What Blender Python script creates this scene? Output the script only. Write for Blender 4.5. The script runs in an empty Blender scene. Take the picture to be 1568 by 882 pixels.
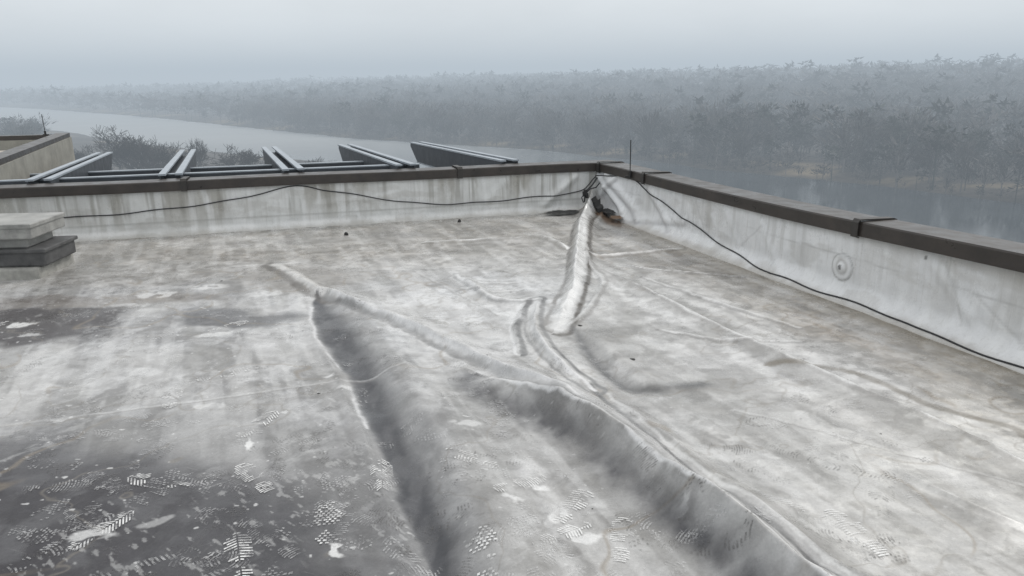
import bpy, math, random
import numpy as np
from mathutils import Matrix, Vector
rng=np.random.default_rng(7); random.seed(5)
S=bpy.context.scene
# ------------------------------------------------------------ helpers
def link(o,parent=None):
    bpy.context.collection.objects.link(o)
    if parent is not None: o.parent=parent
    return o
def mesh_np(name,V,F,mat=None,col=None,smooth=True,parent=None):
    V=np.asarray(V,np.float32);F=np.asarray(F,np.int32);k=F.shape[1]
    me=bpy.data.meshes.new(name)
    me.vertices.add(len(V));me.vertices.foreach_set('co',V.ravel())
    me.loops.add(F.size);me.loops.foreach_set('vertex_index',F.ravel())
    me.polygons.add(len(F));me.polygons.foreach_set('loop_start',np.arange(0,F.size,k,dtype=np.int32))
    me.polygons.foreach_set('loop_total',np.full(len(F),k,np.int32))
    me.polygons.foreach_set('use_smooth',np.full(len(F),smooth))
    if col is not None:
        a=me.attributes.new('Col','FLOAT_COLOR','POINT')
        c=np.ones((len(V),4),np.float32);c[:,:3]=col
        a.data.foreach_set('color',c.ravel())
    me.update(calc_edges=True)
    if mat: me.materials.append(mat)
    return link(bpy.data.objects.new(name,me),parent)
def grid_faces(nr,nc):
    i=np.arange(nr-1)[:,None]*nc+np.arange(nc-1)[None,:]
    return np.stack([i,i+1,i+nc+1,i+nc],-1).reshape(-1,4)
T256=rng.random((256,256)).astype(np.float32)
def vn(x,y,seed=0):
    x=x+seed*17.31;y=y+seed*9.77
    xi=np.floor(x);yi=np.floor(y)
    fx=x-xi;fy=y-yi;fx=fx*fx*(3-2*fx);fy=fy*fy*(3-2*fy)
    xi=xi.astype(np.int32)&255;yi=yi.astype(np.int32)&255;xj=(xi+1)&255;yj=(yi+1)&255
    a=T256[xi,yi];b=T256[xj,yi];c=T256[xi,yj];d=T256[xj,yj]
    return (a*(1-fx)+b*fx)*(1-fy)+(c*(1-fx)+d*fx)*fy
def fbm(x,y,seed=0,o=4):
    s=0;a=.5;t=0
    for k in range(o):
        s=s+a*vn(x,y,seed+k*3);t+=a;a*=.5;x,y=x*1.93+y*.55,y*1.93-x*.55
    return s/t
def sm(a,b,x):
    t=np.clip((x-a)/(b-a),0,1);return t*t*(3-2*t)
def polyd(x,y,P,vals=None):
    best=np.full(x.shape,1e9);sg=np.zeros(x.shape);vv=np.zeros(x.shape)
    n=len(P)
    if vals is None: vals=[1]*n
    for i in range(n-1):
        ax,ay=P[i][0],P[i][1];ex=P[i+1][0]-ax;ey=P[i+1][1]-ay;l2=ex*ex+ey*ey
        vx=x-ax;vy=y-ay;t=np.clip((vx*ex+vy*ey)/l2,0,1)
        d=np.hypot(vx-t*ex,vy-t*ey);m=d<best
        best=np.where(m,d,best);sg=np.where(m,np.sign(ex*vy-ey*vx),sg)
        vv=np.where(m,vals[i]*(1-t)+vals[i+1]*t,vv)
    return best*np.where(sg==0,1,sg),vv
def smooth_poly(P,n=6):
    P=[np.array(p,float) for p in P];out=[]
    for i in range(len(P)-1):
        p0=P[max(i-1,0)];p1=P[i];p2=P[i+1];p3=P[min(i+2,len(P)-1)]
        for k in range(n):
            t=k/n;out.append(.5*((2*p1)+(-p0+p2)*t+(2*p0-5*p1+4*p2-p3)*t*t+(-p0+3*p1-3*p2+p3)*t**3))
    out.append(P[-1]);return out
# ------------------------------------------------------------ materials
def newmat(name):
    m=bpy.data.materials.new(name);m.use_nodes=True;nt=m.node_tree
    return m,nt,nt.nodes['Principled BSDF']
def N(nt,t,**kw):
    n=nt.nodes.new(t)
    for k,v in kw.items():
        if k in n.inputs: n.inputs[k].default_value=v
        else: setattr(n,k,v)
    return n
def noise(nt,scale,detail=4,rough=.55,stretch=None,src='Object'):
    tc=nt.nodes.new('ShaderNodeTexCoord');n=nt.nodes.new('ShaderNodeTexNoise')
    n.inputs['Scale'].default_value=scale;n.inputs['Detail'].default_value=detail;n.inputs['Roughness'].default_value=rough
    if stretch:
        mp=nt.nodes.new('ShaderNodeMapping');mp.inputs['Scale'].default_value=stretch[:3]
        if len(stretch)>3:
            m0=nt.nodes.new('ShaderNodeMapping');m0.inputs['Rotation'].default_value=(0,0,stretch[3])
            nt.links.new(tc.outputs[src],m0.inputs[0]);nt.links.new(m0.outputs[0],mp.inputs[0])
        else: nt.links.new(tc.outputs[src],mp.inputs[0])
        nt.links.new(mp.outputs[0],n.inputs['Vector'])
    else: nt.links.new(tc.outputs[src],n.inputs['Vector'])
    return n.outputs['Fac']
def mr(nt,sock,a,b,c,d):
    n=nt.nodes.new('ShaderNodeMapRange');nt.links.new(sock,n.inputs[0])
    for i,v in enumerate((a,b,c,d)): n.inputs[i+1].default_value=v
    return n.outputs[0]
def mixc(nt,fac,a,b,mode='MIX'):
    n=nt.nodes.new('ShaderNodeMix');n.data_type='RGBA';n.blend_type=mode
    for s,v in ((n.inputs[0],fac),(n.inputs[6],a),(n.inputs[7],b)):
        if isinstance(v,(int,float)): s.default_value=v
        elif isinstance(v,tuple): s.default_value=(*v,1) if len(v)==3 else v
        else: nt.links.new(v,s)
    return n.outputs[2]
def bump(nt,bs,sock,st,dist=.01):
    b=nt.nodes.new('ShaderNodeBump');b.inputs['Strength'].default_value=st;b.inputs['Distance'].default_value=dist
    nt.links.new(sock,b.inputs['Height']);nt.links.new(b.outputs[0],bs.inputs['Normal'])
def attr(nt):
    a=nt.nodes.new('ShaderNodeAttribute');a.attribute_name='Col';return a.outputs['Color']
def membrane(name,floor=True):
    m,nt,bs=newmat(name)
    c0=attr(nt);c=c0
    f1=mr(nt,noise(nt,7,8,.7),.3,.7,.84 if floor else .93,1.12 if floor else 1.06)
    f2=mr(nt,noise(nt,80,6,.75),.3,.7,.86 if floor else .94,1.12 if floor else 1.04)
    c=mixc(nt,1.0,c,f1,'MULTIPLY');c=mixc(nt,1.0,c,f2,'MULTIPLY')
    if floor:
        for ro,lo,amt in ((.4,.62,.13),(-.5,.62,.13),(1.2,.64,.10)):
            s=noise(nt,3.0,8,.8,(1.5,16,1,ro))
            mk=mr(nt,s,lo,lo+.08,0,amt)
            c=mixc(nt,mk,c,(.64,.64,.63))
        s=noise(nt,3.0,8,.8,(16,1.2,1,.35));mk=mr(nt,s,.56,.70,0,.30);c=mixc(nt,mk,c,(.17,.165,.16))
        s=noise(nt,16,8,.85);mk=mr(nt,s,.60,.72,0,.40);c=mixc(nt,mk,c,(.14,.135,.13))
    else:
        s=noise(nt,3,7,.75,(14,14,.8));mk=mr(nt,s,.52,.68,0,.25);c=mixc(nt,mk,c,(.30,.285,.245))
        s=noise(nt,5,7,.75,(22,22,1.2));mk=mr(nt,s,.58,.68,0,.35);c=mixc(nt,mk,c,(.80,.80,.80))
    nt.links.new(c,bs.inputs['Base Color'])
    bw=N(nt,'ShaderNodeRGBToBW');nt.links.new(c0,bw.inputs[0])
    r=mr(nt,bw.outputs[0],.06,.5,.27,.27) if floor else mr(nt,bw.outputs[0],.1,.5,.28,.32)
    ad=N(nt,'ShaderNodeMath',operation='ADD');nt.links.new(r,ad.inputs[0]);nt.links.new(mr(nt,noise(nt,3,9,.75),.38,.62,-.12,.20),ad.inputs[1])
    nt.links.new(ad.outputs[0],bs.inputs['Roughness'])
    if floor: nt.links.new(mr(nt,bw.outputs[0],.05,.45,.20,.85),bs.inputs['Specular IOR Level'])
    else: bs.inputs['Specular IOR Level'].default_value=.8
    n2=noise(nt,26,8,.7);bump(nt,bs,n2,.11 if floor else .08,.006)
    return m
M_floor=membrane('roof_membrane');M_wall=membrane('wall_membrane',False)
def simple(name,col,rough=.6,metal=0,var=.25,scale=8,bm=.2):
    m,nt,bs=newmat(name)
    f=mr(nt,noise(nt,scale,7,.7),.3,.7,1-var,1+var)
    c=mixc(nt,1.0,col,f,'MULTIPLY');nt.links.new(c,bs.inputs['Base Color'])
    bs.inputs['Metallic'].default_value=metal
    nt.links.new(mr(nt,noise(nt,scale*2,5),.3,.7,rough-.08,rough+.12),bs.inputs['Roughness'])
    if bm: bump(nt,bs,noise(nt,scale*5,5),bm,.004)
    return m
M_coping=simple('coping_metal',(.034,.027,.022),.34,0,.45,4,.1)
M_strap=simple('coping_strap_metal',(.03,.026,.022),.45,0)
M_cable=simple('black_cable',(.018,.018,.02),.5,0,.2)
M_black=simple('black_mastic',(.012,.011,.010),.6,0,.4,20,.6)
M_beam=simple('grey_beam_paint',(.34,.38,.42),.42,.1,.15,3)
M_beamd=simple('dark_beam_paint',(.05,.058,.068),.45,.1,.2,3)
M_cap=simple('aged_white_metal',(.30,.30,.285),.5,0,.4,6)
M_pad=simple('dark_rubber_pad',(.08,.08,.08),.6,0,.5,9)
M_conc=simple('concrete_base',(.33,.325,.30),.8,0,.4,8)
M_stucco=simple('tan_stucco',(.27,.265,.235),.8,0,.3,3)
M_roof2=simple('tan_roof_sheet',(.5,.47,.42),.7,0,.25,1.5)
M_bldg=simple('facade_concrete',(.32,.30,.27),.8,0,.15,1)
M_rust=simple('rust_debris',(.16,.10,.06),.8,0,.4,30)
def printmat(name,col,sc,lo,hi,a0,al):
    m,nt,bs=newmat(name);bs.inputs['Base Color'].default_value=(*col,1);bs.inputs['Roughness'].default_value=.6
    a=mr(nt,noise(nt,sc,7,.85),lo,hi,.0,1);b=mr(nt,noise(nt,sc*.2,3,.6),.40,.58,a0,al)
    mu=N(nt,'ShaderNodeMath',operation='MULTIPLY');nt.links.new(a,mu.inputs[0]);nt.links.new(b,mu.inputs[1])
    nt.links.new(mu.outputs[0],bs.inputs['Alpha']);return m
M_print=printmat('chalky_shoe_print',(.76,.76,.75),65,.36,.52,.30,.95)
M_print2=printmat('faint_shoe_print',(.62,.62,.62),50,.40,.58,.08,.55)
M_print3=printmat('muddy_shoe_print',(.13,.125,.12),50,.40,.58,.05,.50)
# ------------------------------------------------------------ roof layout
CX,CY=1.08,9.20
uL=np.array([-.962,-.273]);uL/=np.hypot(*uL);nL=np.array([uL[1],-uL[0]])
uR=np.array([.325,-.946]);uR/=np.hypot(*uR);nR=np.array([-uR[1],uR[0]])
def dL(x,y): return -((x-CX)*nL[0]+(y-CY)*nL[1])
def dR(x,y): return -((x-CX)*nR[0]+(y-CY)*nR[1])
A=smooth_poly([(-2.09,6.40),(-1.81,6.01),(-1.56,5.60),(-1.43,5.25),(-1.10,4.46),(-.89,4.0),(-.72,3.55),(-.56,3.11),(-.38,2.6),(-.22,2.11),(-.08,1.5)],4)
Atop=[(-2.12,6.45),(-1.81,6.03),(-1.56,5.62),(-1.33,5.36)]
B=smooth_poly([(-1.37,5.41),(-.83,4.81),(-.25,4.11),(.02,3.70),(.32,3.31)],4)
B2=smooth_poly([(-.13,3.74),(.16,3.40),(.40,3.10),(.60,2.66),(.80,2.24),(1.02,1.7)],4)
BS=smooth_poly([(.42,3.69),(.55,3.15),(.73,2.66),(.96,2.12),(1.2,1.6)],4)
Cc=smooth_poly([(1.05,9.30),(.90,8.6),(.76,7.97),(.59,6.48),(.45,5.44),(.27,4.60)],4)
C2=smooth_poly([(.86,8.3),(.72,6.9),(.68,6.2),(.72,5.7),(.50,4.94),(.27,4.51)],4)
D1=smooth_poly([(.12,5.25),(.01,4.68),(.04,4.15)],4)
D2=smooth_poly([(.20,5.30),(.13,4.67),(.23,4.08),(.44,3.62)],4)
E=smooth_poly([(.70,6.35),(1.08,5.41),(1.36,4.63),(1.76,3.74),(2.0,3.25),(2.2,2.75)],4)
Fp=smooth_poly([(-.85,7.31),(-.02,7.40),(.32,7.47),(.52,7.01)],4)
G=smooth_poly([(.73,6.59),(1.07,6.71),(1.62,6.96)],4)
H=smooth_poly([(.42,4.6),(.54,3.96),(.67,3.66),(1.02,3.69)],4)
I=smooth_poly([(-.46,6.06),(-.12,5.28),(.22,5.27)],4)
def off(P,dx,dy=0): return [(p[0]+dx,p[1]+dy) for p in P]
def taper(P,h,a=.15,b=.25,h0=0,h1=0):
    n=len(P);o=[]
    for i in range(n):
        t=i/(n-1);o.append(h*min(1,h0+(1-h0)*t/a if t<a else 1,h1+(1-h1)*(1-t)/b if t>1-b else 1))
    return o
FOLDS=[(Atop,[0,.035,.05,.02],.06,.09,1),
 (A[10:],taper(A[10:],-.028,.2,.1,0,.8),.10,.09,0),
 (off(A[12:],-.15),taper(A[12:],.014,.2,.1,0,.8),.035,.03,1),
 (off(A[10:],.20),taper(A[10:],.045,.3,.1,0,1),.10,.22,0),
 (B,taper(B,.055,.1,.2,.6,.1),.035,.18,1),
 (B2,taper(B2,.115,.25,.1,.2,1),.095,.20,0),
 (B2,taper(B2,.025,.2,.1,.3,1),.025,.05,1),
 (BS,taper(BS,-.02,.2,.1,0,1),.05,.04,0),
 (off(BS,.07),taper(BS,.022,.2,.1,0,1),.03,.06,1),
 (Cc,taper(Cc,.105,.05,.3,1,.15),.055,.115,1),
 ([(1.06,9.3),(.93,8.75),(.82,8.2),(.76,7.6)],[.17,.13,.06,0],.12,.11,1),
 ([(1.15,8.9),(.98,8.3),(.88,7.7)],[.07,.04,0],.04,.05,1),
 (C2,taper(C2,.022,.1,.3,.3,.1),.02,.08,1),
 (D1,taper(D1,.028,.3,.3),.03,.07,1),
 (D2,taper(D2,.045,.2,.3),.035,.10,1),
 (E,taper(E,.024,.1,.1,.6,.7),.09,.02,1),
 (Fp,taper(Fp,.045,.4,.1,.2,.6),.10,.05,1),
 (G,taper(G,.035,.1,.3,.6,.1),.08,.06,1),
 (H,taper(H,-.030,.2,.3),.07,.12,0),
 (off(H,.09,.02),taper(H,.030,.2,.3),.06,.09,0),
 (I,taper(I,.03,.2,.3),.05,.06,1),
 ([(-.3,6.3),(.1,5.9),(.3,5.95)],[0,.02,0],.05,.05,1),
 ([(-.35,5.85),(-.1,5.75),(.05,5.8)],[0,.018,0],.03,.03,1),
 ([(-.4,5.65),(-.15,5.5),(.05,5.55)],[0,.018,0],.03,.03,1),
 ([(-.45,5.5),(-.25,5.3),(-.05,5.3)],[0,.012,0],.03,.03,1),
 ([(1.0,4.6),(1.3,4.35),(1.8,4.35)],[0,.018,0],.03,.10,1),
 ([(.9,3.3),(1.05,2.9),(1.25,2.5)],[0,.010,0],.10,.10,1),
 ([(.38,5.3),(.33,4.95),(.4,4.7)],[0,.02,0],.03,.04,1),
 ([(1.1,5.9),(1.6,5.0),(1.9,4.6)],[0,.018,0],.03,.10,1),
 ([(1.3,3.3),(1.7,2.6),(2.0,2.2)],[0,.016,0],.03,.12,1),
 ([(.3,7.9),(-.2,8.1),(-.9,8.0)],[0,.012,0],.04,.05,1),
 ([(-.9,4.3),(-.6,3.9),(-.5,3.5)],[0,.012,0],.03,.09,1),
 ([(.55,6.1),(.3,6.6),(.25,7.2)],[0,.014,0],.03,.06,1),
 ([(.9,6.4),(1.3,6.1),(1.9,5.9)],[0,.014,0],.03,.08,1),
]
def height(x,y):
    z=.020*(fbm(x*.9,y*.9,1,3)-.5)+.009*(fbm(x*3.1,y*3.1,5,3)-.5)+.0012*(fbm(x*13,y*13,8,2)-.5)
    wx=x+.06*(fbm(x*2.2,y*2.2,21,3)-.5);wy=y+.06*(fbm(x*2.2,y*2.2,31,2)-.5)
    hv=.65+.7*fbm(x*3.3,y*3.3,33,2)
    for P,hs,wl,wr,sh in FOLDS:
        xs=[p[0] for p in P];ys=[p[1] for p in P]
        m=(x>min(xs)-.6)&(x<max(xs)+.6)&(y>min(ys)-.6)&(y<max(ys)+.6)
        if not m.any(): continue
        d,v=polyd(wx[m],wy[m],P,hs)
        w=np.where(d>0,wr,wl);q=np.abs(d)/w
        z[m]+=v*hv[m]*(np.maximum(0,1-q/1.7)**1.6 if sh else np.exp(-q*q))
    dc,_=polyd(wx,wy,[(.8,8.6),(.5,5.8),(.2,4.5),(.5,3.4),(1.0,2.0)])
    z+=.016*np.exp(-(dc/.6)**2)*(fbm(x*5,y*2.5,44,3)-.5)*2
    return z
def mix(c,m,col):
    m=np.clip(m,0,1)[...,None];return c*(1-m)+np.array(col,np.float32)*m
def ell(x,y,cx,cy,rx,ry,soft=.35,a=0):
    ca,sa=math.cos(a),math.sin(a);X=(x-cx)*ca+(y-cy)*sa;Y=-(x-cx)*sa+(y-cy)*ca
    r=np.sqrt((X/rx)**2+(Y/ry)**2);return 1-sm(1-soft,1+soft,r)
def color(x,y):
    n1=fbm(x*1.3,y*1.3,2,5);n2=fbm(x*4.5,y*4.5,12,5);n3=fbm(x*14,y*14,15,4)
    wx=x+.5*(n1-.5)+.18*(n2-.5)+.06*(n3-.5);wy=y+.5*(fbm(x*1.3,y*1.3,52,4)-.5)+.18*(fbm(x*4.5,y*4.5,62,3)-.5)+.06*(n3-.5)
    al=-x*.36+y*.93;ac=x*.93+y*.36
    st=fbm(ac*5+.8*n1,al*.7,171,4);st2=fbm(ac*14,al*1.3+n2,181,3)
    c=np.zeros(x.shape+(3,),np.float32)+np.array([.53,.525,.508],np.float32)
    c=c*(0.84+.32*n2)[...,None]
    c=mix(c,.80*(1-sm(-1.3,-.3,wx+.28*(wy-3)))*(1-sm(5.6,6.6,wy)),(.21,.21,.218))
    c=mix(c,.50*(1-sm(.3,1.1,wx-(3.4-wy)*.4))*(1-sm(4.3,5,wy)),(.29,.29,.295))
    c=mix(c,.72*sm(6.0,7.2,wy)*(.5+.8*n2),(.28,.25,.205))
    c=mix(c,.6*ell(wx,wy,-3.6,6.1,2.0,.35),(.13,.11,.085))
    c=mix(c,.6*ell(wx,wy,-2.7,6.9,1.6,.3),(.24,.21,.17))
    c=mix(c,.5*ell(wx,wy,-2.6,7.6,1.6,.25),(.46,.45,.43))
    c=mix(c,.72*ell(wx,wy,2.2,5.6,.55,2.1,.5,.33),(.33,.275,.205))
    c=mix(c,.70*ell(wx,wy,1.75,6.3,.5,.55,.5),(.17,.135,.095))
    c=mix(c,.6*ell(wx,wy,2.5,3.6,.35,1.0,.5,.35),(.37,.31,.225))
    c=mix(c,.55*ell(wx,wy,2.15,4.4,.25,.5,.5,.35),(.23,.18,.13))
    c=mix(c,.85*ell(wx,wy,-.45,5.25,1.05,.95,.35),(.65,.66,.67))
    c=mix(c,.6*ell(wx,wy,.1,7.0,.9,.35,.4),(.42,.405,.375))
    c=mix(c,.6*ell(wx,wy,.95,5.2,.5,.9,.4,.3),(.58,.58,.57))
    c=mix(c,.55*ell(wx,wy,1.4,3.9,.8,.5,.5),(.53,.53,.53))
    c=mix(c,.8*ell(wx,wy,2.0,2.6,1.1,.8,.5),(.64,.625,.58))
    c=mix(c,.5*ell(wx,wy,1.15,3.0,.4,.45,.5),(.36,.36,.355))
    c=mix(c,.85*ell(wx,wy,-2.9,5.15,.50,.28,.25),(.68,.68,.67))
    c=mix(c,.6*ell(wx,wy,-2.4,3.9,.9,.45,.4),(.40,.40,.395))
    c=mix(c,.6*ell(wx,wy,-3.2,3.7,.6,.4,.4),(.48,.475,.46))
    c=mix(c,.45*ell(wx,wy,-1.9,3.3,.7,.2,.4),(.36,.36,.35))
    c=mix(c,.45*ell(wx,wy,-.45,3.0,.3,.8,.5,-.3),(.44,.44,.435))
    wm=fbm(x*7+2.5*n2,y*7+2.5*n1,93,5);c=mix(c,.45*sm(.47,.62,wm),(.17,.165,.16));c=mix(c,.32*sm(.47,.62,1-wm),(.60,.60,.595))
    wn=fbm(x*17+3*n2,y*17+3*n1,193,4);c=mix(c,.30*sm(.50,.62,wn),(.17,.165,.16));c=mix(c,.22*sm(.52,.62,1-wn),(.62,.62,.615))
    c=mix(c,.48*sm(.50,.66,fbm(x*2.6+n2,y*2.6,91,5)),(.19,.185,.175))
    c=mix(c,.36*sm(.50,.64,st),(.26,.255,.24));c=mix(c,.30*sm(.52,.66,1-st),(.66,.655,.64))
    c=mix(c,.22*sm(.54,.66,st2),(.20,.195,.185));c=mix(c,.22*sm(.56,.68,1-st2),(.66,.66,.65))
    dk=np.clip(.94*ell(wx,wy,-1.95,1.7,1.40,1.34,.16),0,1)
    c=mix(c,dk,np.array((.032,.030,.035)))
    c=mix(c,.60*dk*sm(.44,.66,fbm(x*9+2*n2,y*9,97,5)),(.11,.11,.115))
    c=mix(c,.60*ell(wx,wy,-.8,2.25,.6,.65,.4),(.080,.080,.085))
    c=mix(c,.35*ell(wx,wy,-1.5,3.1,1.3,.4,.3),(.13,.13,.135))
    c=mix(c,.92*ell(wx,wy,-3.45,4.75,.85,.42,.18),(.055,.05,.052))
    c=mix(c,.6*ell(wx,wy,-3.1,5.3,.9,.15,.3),(.12,.10,.085))
    c=mix(c,.8*ell(wx,wy,-1.85,4.98,.42,.2,.3),(.09,.09,.095))
    c=mix(c,.6*ell(wx,wy,-1.7,6.0,.5,.35,.4),(.22,.205,.185))
    t=np.abs(fbm(x*1.1,y*1.1,77,4)-.5);c=mix(c,.5*(1-sm(.0,.012,t))*sm(.45,.6,n1),(.22,.18,.13))
    t=np.abs(n1-.47);c=mix(c,.4*(1-sm(.0,.008,t)),(.20,.18,.15))
    a=dL(x,y);c=mix(c,.6*(1-sm(0,.5,a+.5*(n2-.5)))*sm(.35,.6,n2),(.22,.185,.145))
    c=mix(c,.55*np.exp(-((a-.10)/.09)**2)*sm(.4,.6,n3),(.60,.59,.56))
    b=dR(x,y);c=mix(c,.75*(1-sm(.02,.45,b+.3*(n2-.5))),(.27,.235,.18))
    g1=sm(.55,.66,fbm(x*2.4,y*2.4,111,3));g2=sm(.55,.66,fbm(x*2.1,y*2.1,113,3));lf=(1-.5*sm(-.3,.8,x))*(1-.6*sm(4.5,6,y))
    c=mix(c,lf*.24*g1*sm(.56,.72,fbm(x*14+6*n2,y*18+6*n1,101,5)),(.50,.50,.495))
    c=mix(c,lf*.28*g2*sm(.64,.72,fbm((x+y)*36,(y-x)*12,121,4)),(.58,.58,.57))
    c=mix(c,lf*.22*g1*sm(.62,.70,fbm((x-y)*34,(y+x)*10,141,4)),(.54,.54,.53))
    c=mix(c,lf*.6*sm(.86,.89,fbm(x*30,y*40,143,2)),(.66,.66,.65))
    for (sx_,sy_,L_,w_,an,k_) in ((.05,2.58,.10,.030,.5,.9),(.10,2.64,.04,.022,0,.9),(.26,2.33,.09,.03,-.4,.8),(.17,2.45,.07,.025,.9,.7),(-.85,3.72,.10,.02,.3,.8),(-1.0,3.88,.07,.015,.2,.7),(-2.2,3.38,.05,.025,.8,.8),(-1.53,2.37,.07,.030,0,.6),(-1.22,3.08,.07,.012,-.9,.85),(-.60,2.27,.05,.012,-.7,.8),(-3.4,4.83,.12,.04,0,.8),(-3.2,4.62,.1,.02,.2,.5),(-2.45,5.75,.16,.05,0,.6),(-2.75,5.55,.14,.06,.1,.6),(-1.9,5.55,.12,.05,0,.5),(-1.95,4.62,.12,.03,.3,.6),(-2.1,4.1,.12,.02,1.2,.6),(-1.55,3.5,.1,.02,.1,.5),(-.7,3.45,.08,.02,.4,.5),(.42,2.95,.03,.015,.5,.9),(.62,2.42,.03,.02,.2,.8),(-.2,3.2,.08,.02,.3,.5),(.5,3.35,.04,.015,.4,.7),(-1.35,2.45,.07,.015,.7,.3)):
        mm=(np.abs(x-sx_)<.35)&(np.abs(y-sy_)<.35)
        if mm.any():
            q=ell(x[mm]+.09*(n3[mm]-.5)+.1*(n2[mm]-.5),y[mm]+.12*(n3[mm]-.5),sx_,sy_,L_,w_*1.5,.3,an)*sm(.38,.52,n3[mm]);c[mm]=mix(c[mm],k_*q,(.72,.72,.71))
    def band(P,w,o_,col,s,pw=4):
        nonlocal c
        d,v=polyd(x+.05*(n2-.5)+.015*(n3-.5),y+.03*(n3-.5),P)
        q=np.abs(d-o_)/w;c=mix(c,s*np.exp(-q**pw)*(.55+.7*n3)*(.55+.8*n2),col)
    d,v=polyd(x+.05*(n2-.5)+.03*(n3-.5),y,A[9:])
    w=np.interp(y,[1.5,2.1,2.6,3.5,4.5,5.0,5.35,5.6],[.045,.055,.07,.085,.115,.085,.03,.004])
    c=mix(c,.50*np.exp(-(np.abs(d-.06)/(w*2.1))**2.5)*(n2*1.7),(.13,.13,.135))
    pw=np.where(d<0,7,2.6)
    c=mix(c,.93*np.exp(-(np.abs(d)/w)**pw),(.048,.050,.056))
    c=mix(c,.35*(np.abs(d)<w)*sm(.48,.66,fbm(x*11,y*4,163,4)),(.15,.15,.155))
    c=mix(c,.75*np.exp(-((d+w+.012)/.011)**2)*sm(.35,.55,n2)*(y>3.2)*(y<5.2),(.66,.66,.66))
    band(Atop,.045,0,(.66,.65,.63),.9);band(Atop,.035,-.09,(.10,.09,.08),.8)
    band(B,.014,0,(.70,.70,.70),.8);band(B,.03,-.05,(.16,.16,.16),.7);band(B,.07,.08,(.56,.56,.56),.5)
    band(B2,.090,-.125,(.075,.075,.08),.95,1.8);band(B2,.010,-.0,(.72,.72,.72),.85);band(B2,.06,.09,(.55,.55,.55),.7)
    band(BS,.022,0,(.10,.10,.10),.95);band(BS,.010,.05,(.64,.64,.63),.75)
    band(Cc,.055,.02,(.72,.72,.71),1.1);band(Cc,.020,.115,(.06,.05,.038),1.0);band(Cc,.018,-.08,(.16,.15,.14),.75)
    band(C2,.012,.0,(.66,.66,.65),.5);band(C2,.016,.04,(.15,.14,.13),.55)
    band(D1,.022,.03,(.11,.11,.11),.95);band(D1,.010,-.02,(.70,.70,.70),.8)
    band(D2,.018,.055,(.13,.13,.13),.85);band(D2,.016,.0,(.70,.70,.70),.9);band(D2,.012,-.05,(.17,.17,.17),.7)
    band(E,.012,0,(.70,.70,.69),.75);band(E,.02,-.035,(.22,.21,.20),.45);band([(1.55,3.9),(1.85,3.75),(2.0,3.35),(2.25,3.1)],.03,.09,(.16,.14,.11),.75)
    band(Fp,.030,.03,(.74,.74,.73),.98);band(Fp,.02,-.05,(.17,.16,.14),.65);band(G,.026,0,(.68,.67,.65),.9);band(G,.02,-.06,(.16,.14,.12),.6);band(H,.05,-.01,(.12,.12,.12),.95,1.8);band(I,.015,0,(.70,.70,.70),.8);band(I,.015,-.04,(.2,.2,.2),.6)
    for P in ([(-.35,5.85),(-.1,5.75),(.05,5.8)],[(-.4,5.65),(-.15,5.5),(.05,5.55)],[(1.0,4.6),(1.3,4.35),(1.8,4.35)],[(1.1,5.9),(1.6,5.0),(1.9,4.6)],[(.9,6.4),(1.3,6.1),(1.9,5.9)]):
        band(P,.010,0,(.70,.70,.69),.6);band(P,.014,-.03,(.16,.155,.15),.5)
    for P in ([(-2.12,6.59),(-1.32,6.2),(.44,6.36)],[(-.85,6.2),(-.1,4.9)],[(-5,5.75),(-2.2,6.45)],[(1.1,3.35),(2.6,2.2)],[(-3.2,3.0),(-.6,3.9)]):
        band(P,.007,0,(.20,.19,.18),.5);band(P,.010,.02,(.62,.62,.61),.35)
    c=mix(c,.8*ell(wx,wy,1.14,8.55,.13,.5,.4),(.13,.07,.035))
    return c
# ------------------------------------------------------------ roof floor
ys=[1.25]
while ys[-1]<9.7: ys.append(ys[-1]+max(.0035,ys[-1]**2/1180*.8))
ys=np.array(ys);us=np.linspace(-1.0,.93,1150)
Y=np.repeat(ys[:,None],len(us),1);X=us[None,:]*(ys[:,None]+.3)
Z=height(X.ravel(),Y.ravel()).reshape(X.shape)
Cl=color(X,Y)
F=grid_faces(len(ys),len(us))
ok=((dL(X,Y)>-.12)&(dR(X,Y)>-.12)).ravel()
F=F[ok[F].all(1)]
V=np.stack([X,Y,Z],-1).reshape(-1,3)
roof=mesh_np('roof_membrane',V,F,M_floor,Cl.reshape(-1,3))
gx,gy=np.meshgrid(np.arange(-16,9,.1),np.arange(-9,10,.1))
Fb=grid_faces(*gx.shape);okb=((dL(gx,gy)>-.12)&(dR(gx,gy)>-.12)).ravel();Fb=Fb[okb[Fb].all(1)]
mesh_np('outer_sheet',np.stack([gx,gy,gx*0-.045],-1).reshape(-1,3),Fb,M_floor,color(gx,gy).reshape(-1,3),parent=roof)
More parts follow.
